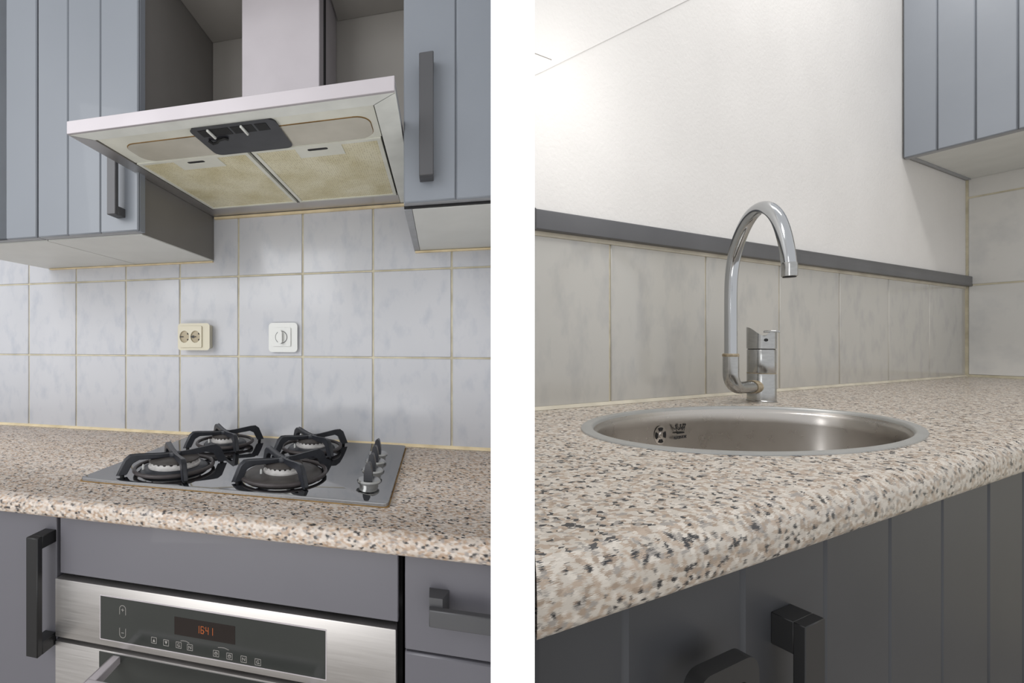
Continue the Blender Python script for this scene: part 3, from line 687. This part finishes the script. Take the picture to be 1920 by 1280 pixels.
VR, VD = Vector((0.396, -0.918, 0)), Vector((0.918, 0.396, 0))      # across and along the tap's lever
T0 = Vector((*TB, 0))
lv = part('lever', MB().lathe((*TB, ZS + 0.1250), [(0.0246, 0), (0.0258, 0.001), (0.0258, 0.044), (0.0235, 0.0445), (0.016, 0.0445), (0.008, 0.0445), (0.001, 0.0445)], 48, cap=False, topfn=top_cut), 'chrome_worn', tp, 'worn scooped lever cap')
pp = [T0 + VR * u * 0.0255 + VD * v for u, v in ((0.15, -0.010), (1.18, -0.013), (1.22, 0.013), (0.15, 0.012))]
part('lever_plate', MB().pab([(p.x, p.y) for p in pp], ZS + 0.1635, ZS + 0.1685, bevel=0.0012, seg=1), 'chrome_worn', lv, 'limescaled lever tip')
dd = (VR * 0.30 - VD * 0.954).normalized()
part('marker_dot', MB().tube([T0 + dd * 0.0250 + Vector((0, 0, ZS + 0.146)), T0 + dd * 0.0268 + Vector((0, 0, ZS + 0.146))], 0.0036, 14), 'dark', lv, 'small dark marker dot')
el = [(1.166, 0.557, -0.030), (1.166, 0.557, -0.070)]
for i in range(1, 9):
    th = math.pi / 2 * i / 8; el.append((1.166 + 0.034 * (1 - math.cos(th)), 0.557, -0.070 - 0.034 * math.sin(th)))
el.append((1.262, 0.557, -0.104))
part('elbow', MB().tube(el, 0.0138, 20), 'chrome_worn', tp, 'dull elbow feeding the spout')
part('limescale_joint', MB().tube([(1.246, 0.557, -0.104), (1.2655, 0.557, -0.104)], 0.0152, 20), 'lime', tp, 'brown limescale round the joint')
part('collar', MB().lathe((1.166, 0.557, -0.032), [(0.0140, 0), (0.0146, 0.002), (0.0146, 0.005), (0.0132, 0.007)], 24), 'lime', tp)
R0, O = Vector((1.166, 0.557, 0)), Vector((1.016, 0.400, 0))
path = [(0.0, -0.03), (0.0, 0.05), (0.0, 0.10), (0.008, 0.135), (0.030, 0.163), (0.065, 0.187), (0.115, 0.208), (0.175, 0.226), (0.245, 0.242), (0.325, 0.2555), (0.41, 0.2645), (0.50, 0.2690), (0.59, 0.2685), (0.675, 0.2625), (0.755, 0.2510), (0.83, 0.2345), (0.89, 0.2140), (0.94, 0.1890), (0.975, 0.1640), (0.993, 0.1420)]
ctl = [R0.lerp(O, t) + Vector((0, 0, z)) for t, z in path]
fine = []
for i in range(len(ctl) - 1):
    q0, q1, q2, q3 = ctl[max(i - 1, 0)], ctl[i], ctl[i + 1], ctl[min(i + 2, len(ctl) - 1)]
    for s in range(4):
        t = s / 4; fine.append(0.5 * ((2 * q1) + (q2 - q0) * t + (2 * q0 - 5 * q1 + 4 * q2 - q3) * t * t + (3 * q1 - q0 - 3 * q2 + q3) * t ** 3))
fine.append(ctl[-1])
rad = [0.0112 + 0.0016 * math.sin(math.pi * min(1, max(0, ((p - R0).xy.length / (O - R0).xy.length)))) - 0.0012 * min(1, (p - R0).xy.length / (O - R0).xy.length) for p in fine]
sp = part('spout', MB().tube(fine, rad, 24), 'chrome', tp, 'polished swan-neck pipe', ang=60)
oz = ctl[-1]
part('aerator', MB().lathe((O.x, O.y, 0.118), [(0.0090, 0.0), (0.0106, 0.001), (0.0106, 0.0225), (0.0098, 0.0255)], 24), 'chrome_worn', sp)
part('aerator_hole', MB().lathe((O.x, O.y, 0.1168), [(0.0001, 0.0), (0.0088, 0.0), (0.0088, 0.0014)], 20, cap=False), 'dark', sp)

# ------------------------------------------------------------------ sink kitchen: wall cabinet and base units
cab = thing(R, 'wall_cabinet', 'grey plank-door wall cabinet on the tiled end wall above the sink worktop', 'cabinet', (2.7, 0.3, 0.66))
ZB = 0.660
part('carcass', MB().box(2.452, 3.010, -0.10, 0.6505, ZB + 0.014, 1.5), 'paint_dark', cab)
part('bottom_panel', MB().box(2.462, 3.010, -0.10, 0.640, ZB + 0.0095, ZB + 0.014), 'under', cab, 'light melamine underside')
part('side_panel', MB().box(2.455, 3.010, 0.6402, 0.6505, ZB + 0.0065, ZB + 0.014), 'edge', cab)
dr = part('door', MB().box(2.423, 2.448, -0.10, 0.6505, ZB, 1.5, 0.001, 1), 'edge', cab)
ys = [-0.10, -0.085, -0.01, 0.062, 0.136, 0.21, 0.283, 0.357, 0.431, 0.5047, 0.5786, 0.6505]
for y0, y1 in zip(ys, ys[1:]):
    part('plank', MB().box(2.4114, 2.4236, y0 + 0.0002, y1 - 0.0002, ZB, 1.5, 0.0030, 1), 'paint', dr)

DB = 0.2085
def base_door(room_lbl, a0, a1, lines):
    t = thing(R, 'base_cabinet', room_lbl, 'cabinet', ((a0 + a1) / 2, 0.42, -ZC))
    return t


bc = base_door('shade-darkened grey plank-door base cabinet under the sink, with the boxy black handle', 0.4540, 1.045, ())
part('carcass', MB().pab([(0.456, 0.235), (1.045, 0.235), (1.045, 0.64), (end_r(0.64) + 0.003, 0.64), (0.456, 0.4535)], -ZC, -0.335).box(0.456, 1.045, 0.235, 0.24, -0.335, -0.1885), 'gap', bc)
dr = part('door', MB().box(0.4545, 1.044, 0.2150, 0.231, -0.93, -0.1895, 0.001, 1), 'base_paint_shaded', bc)
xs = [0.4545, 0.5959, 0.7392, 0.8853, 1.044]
for x0, x1 in zip(xs, xs[1:]): part('plank', MB().box(x0 + 0.0002, x1 - 0.0002, DB, 0.2165, -0.93, -0.1895, 0.0060, 1), 'base_paint_shaded', dr)
m = MB().box(0.4985, 0.5315, 0.1860, 0.1940, -0.450, -0.2440, 0.0006, 1); m.box(0.4985, 0.5315, 0.1935, DB + 0.0002, -0.2725, -0.2440, 0.0006, 1).box(0.4985, 0.5315, 0.1935, DB + 0.0002, -0.450, -0.4215, 0.0006, 1)
part('bar_handle', m, 'handle_black', dr)
bc = base_door('shade-darkened grey plank-door base cabinet with a rounded black loop handle beside the party wall', 0.22, 0.452, ())
part('carcass', MB().pab([(end_r(0.235), 0.235), (0.4535, 0.235), (0.4535, 0.4535)], -ZC, -0.335), 'gap', bc)
dr = part('door', MB().pab([(end_r(0.2150), 0.2150), (0.4535, 0.2150), (0.4535, 0.231), (end_r(0.231), 0.231)], -0.93, -0.1895), 'base_paint_shaded', bc)
part('plank', MB().pab([(end_r(DB), DB), (0.3043, DB), (0.3043, 0.2165), (end_r(0.2165), 0.2165)], -0.93, -0.1895, bevel=0.0055, seg=1), 'base_paint_shaded', dr)
part('plank', MB().box(0.3047, 0.4533, DB, 0.2165, -0.93, -0.1895, 0.0060, 1), 'base_paint_shaded', dr)
m = MB().paz(rounded(0.345, 0.4235, -0.42, -0.2430, 0.016), 0.1840, 0.1940, holes=(rounded(0.362, 0.4085, -0.403, -0.2600, 0.008),), bevel=0.0)
for x in (0.352, 0.412): m.box(x, x + 0.008, 0.1935, DB + 0.0002, -0.415, -0.40, 0.0006, 1)
part('loop_handle', m, 'handle_black', dr)
bc = base_door('shade-darkened grey plank-door base cabinet on the far side of the sink', 1.05, 2.3, ())
part('carcass', MB().box(1.049, 3.01, 0.235, 0.64, -ZC, -0.335).box(1.049, 3.01, 0.235, 0.24, -0.335, -0.1885), 'gap', bc)
dr = part('door', MB().box(1.0475, 1.64, 0.2150, 0.231, -0.93, -0.1895, 0.001, 1), 'base_paint_shaded', bc)
part('door', MB().box(1.643, 2.30, DB, 0.231, -0.93, -0.1895, 0.001, 1), 'base_paint_shaded', bc); part('door', MB().box(2.303, 3.008, DB, 0.231, -0.93, -0.1895, 0.001, 1), 'base_paint_shaded', bc)
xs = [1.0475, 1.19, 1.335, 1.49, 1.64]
for x0, x1 in zip(xs, xs[1:]): part('plank', MB().box(x0 + 0.0002, x1 - 0.0002, DB, 0.2165, -0.93, -0.1895, 0.0060, 1), 'base_paint_shaded', dr)
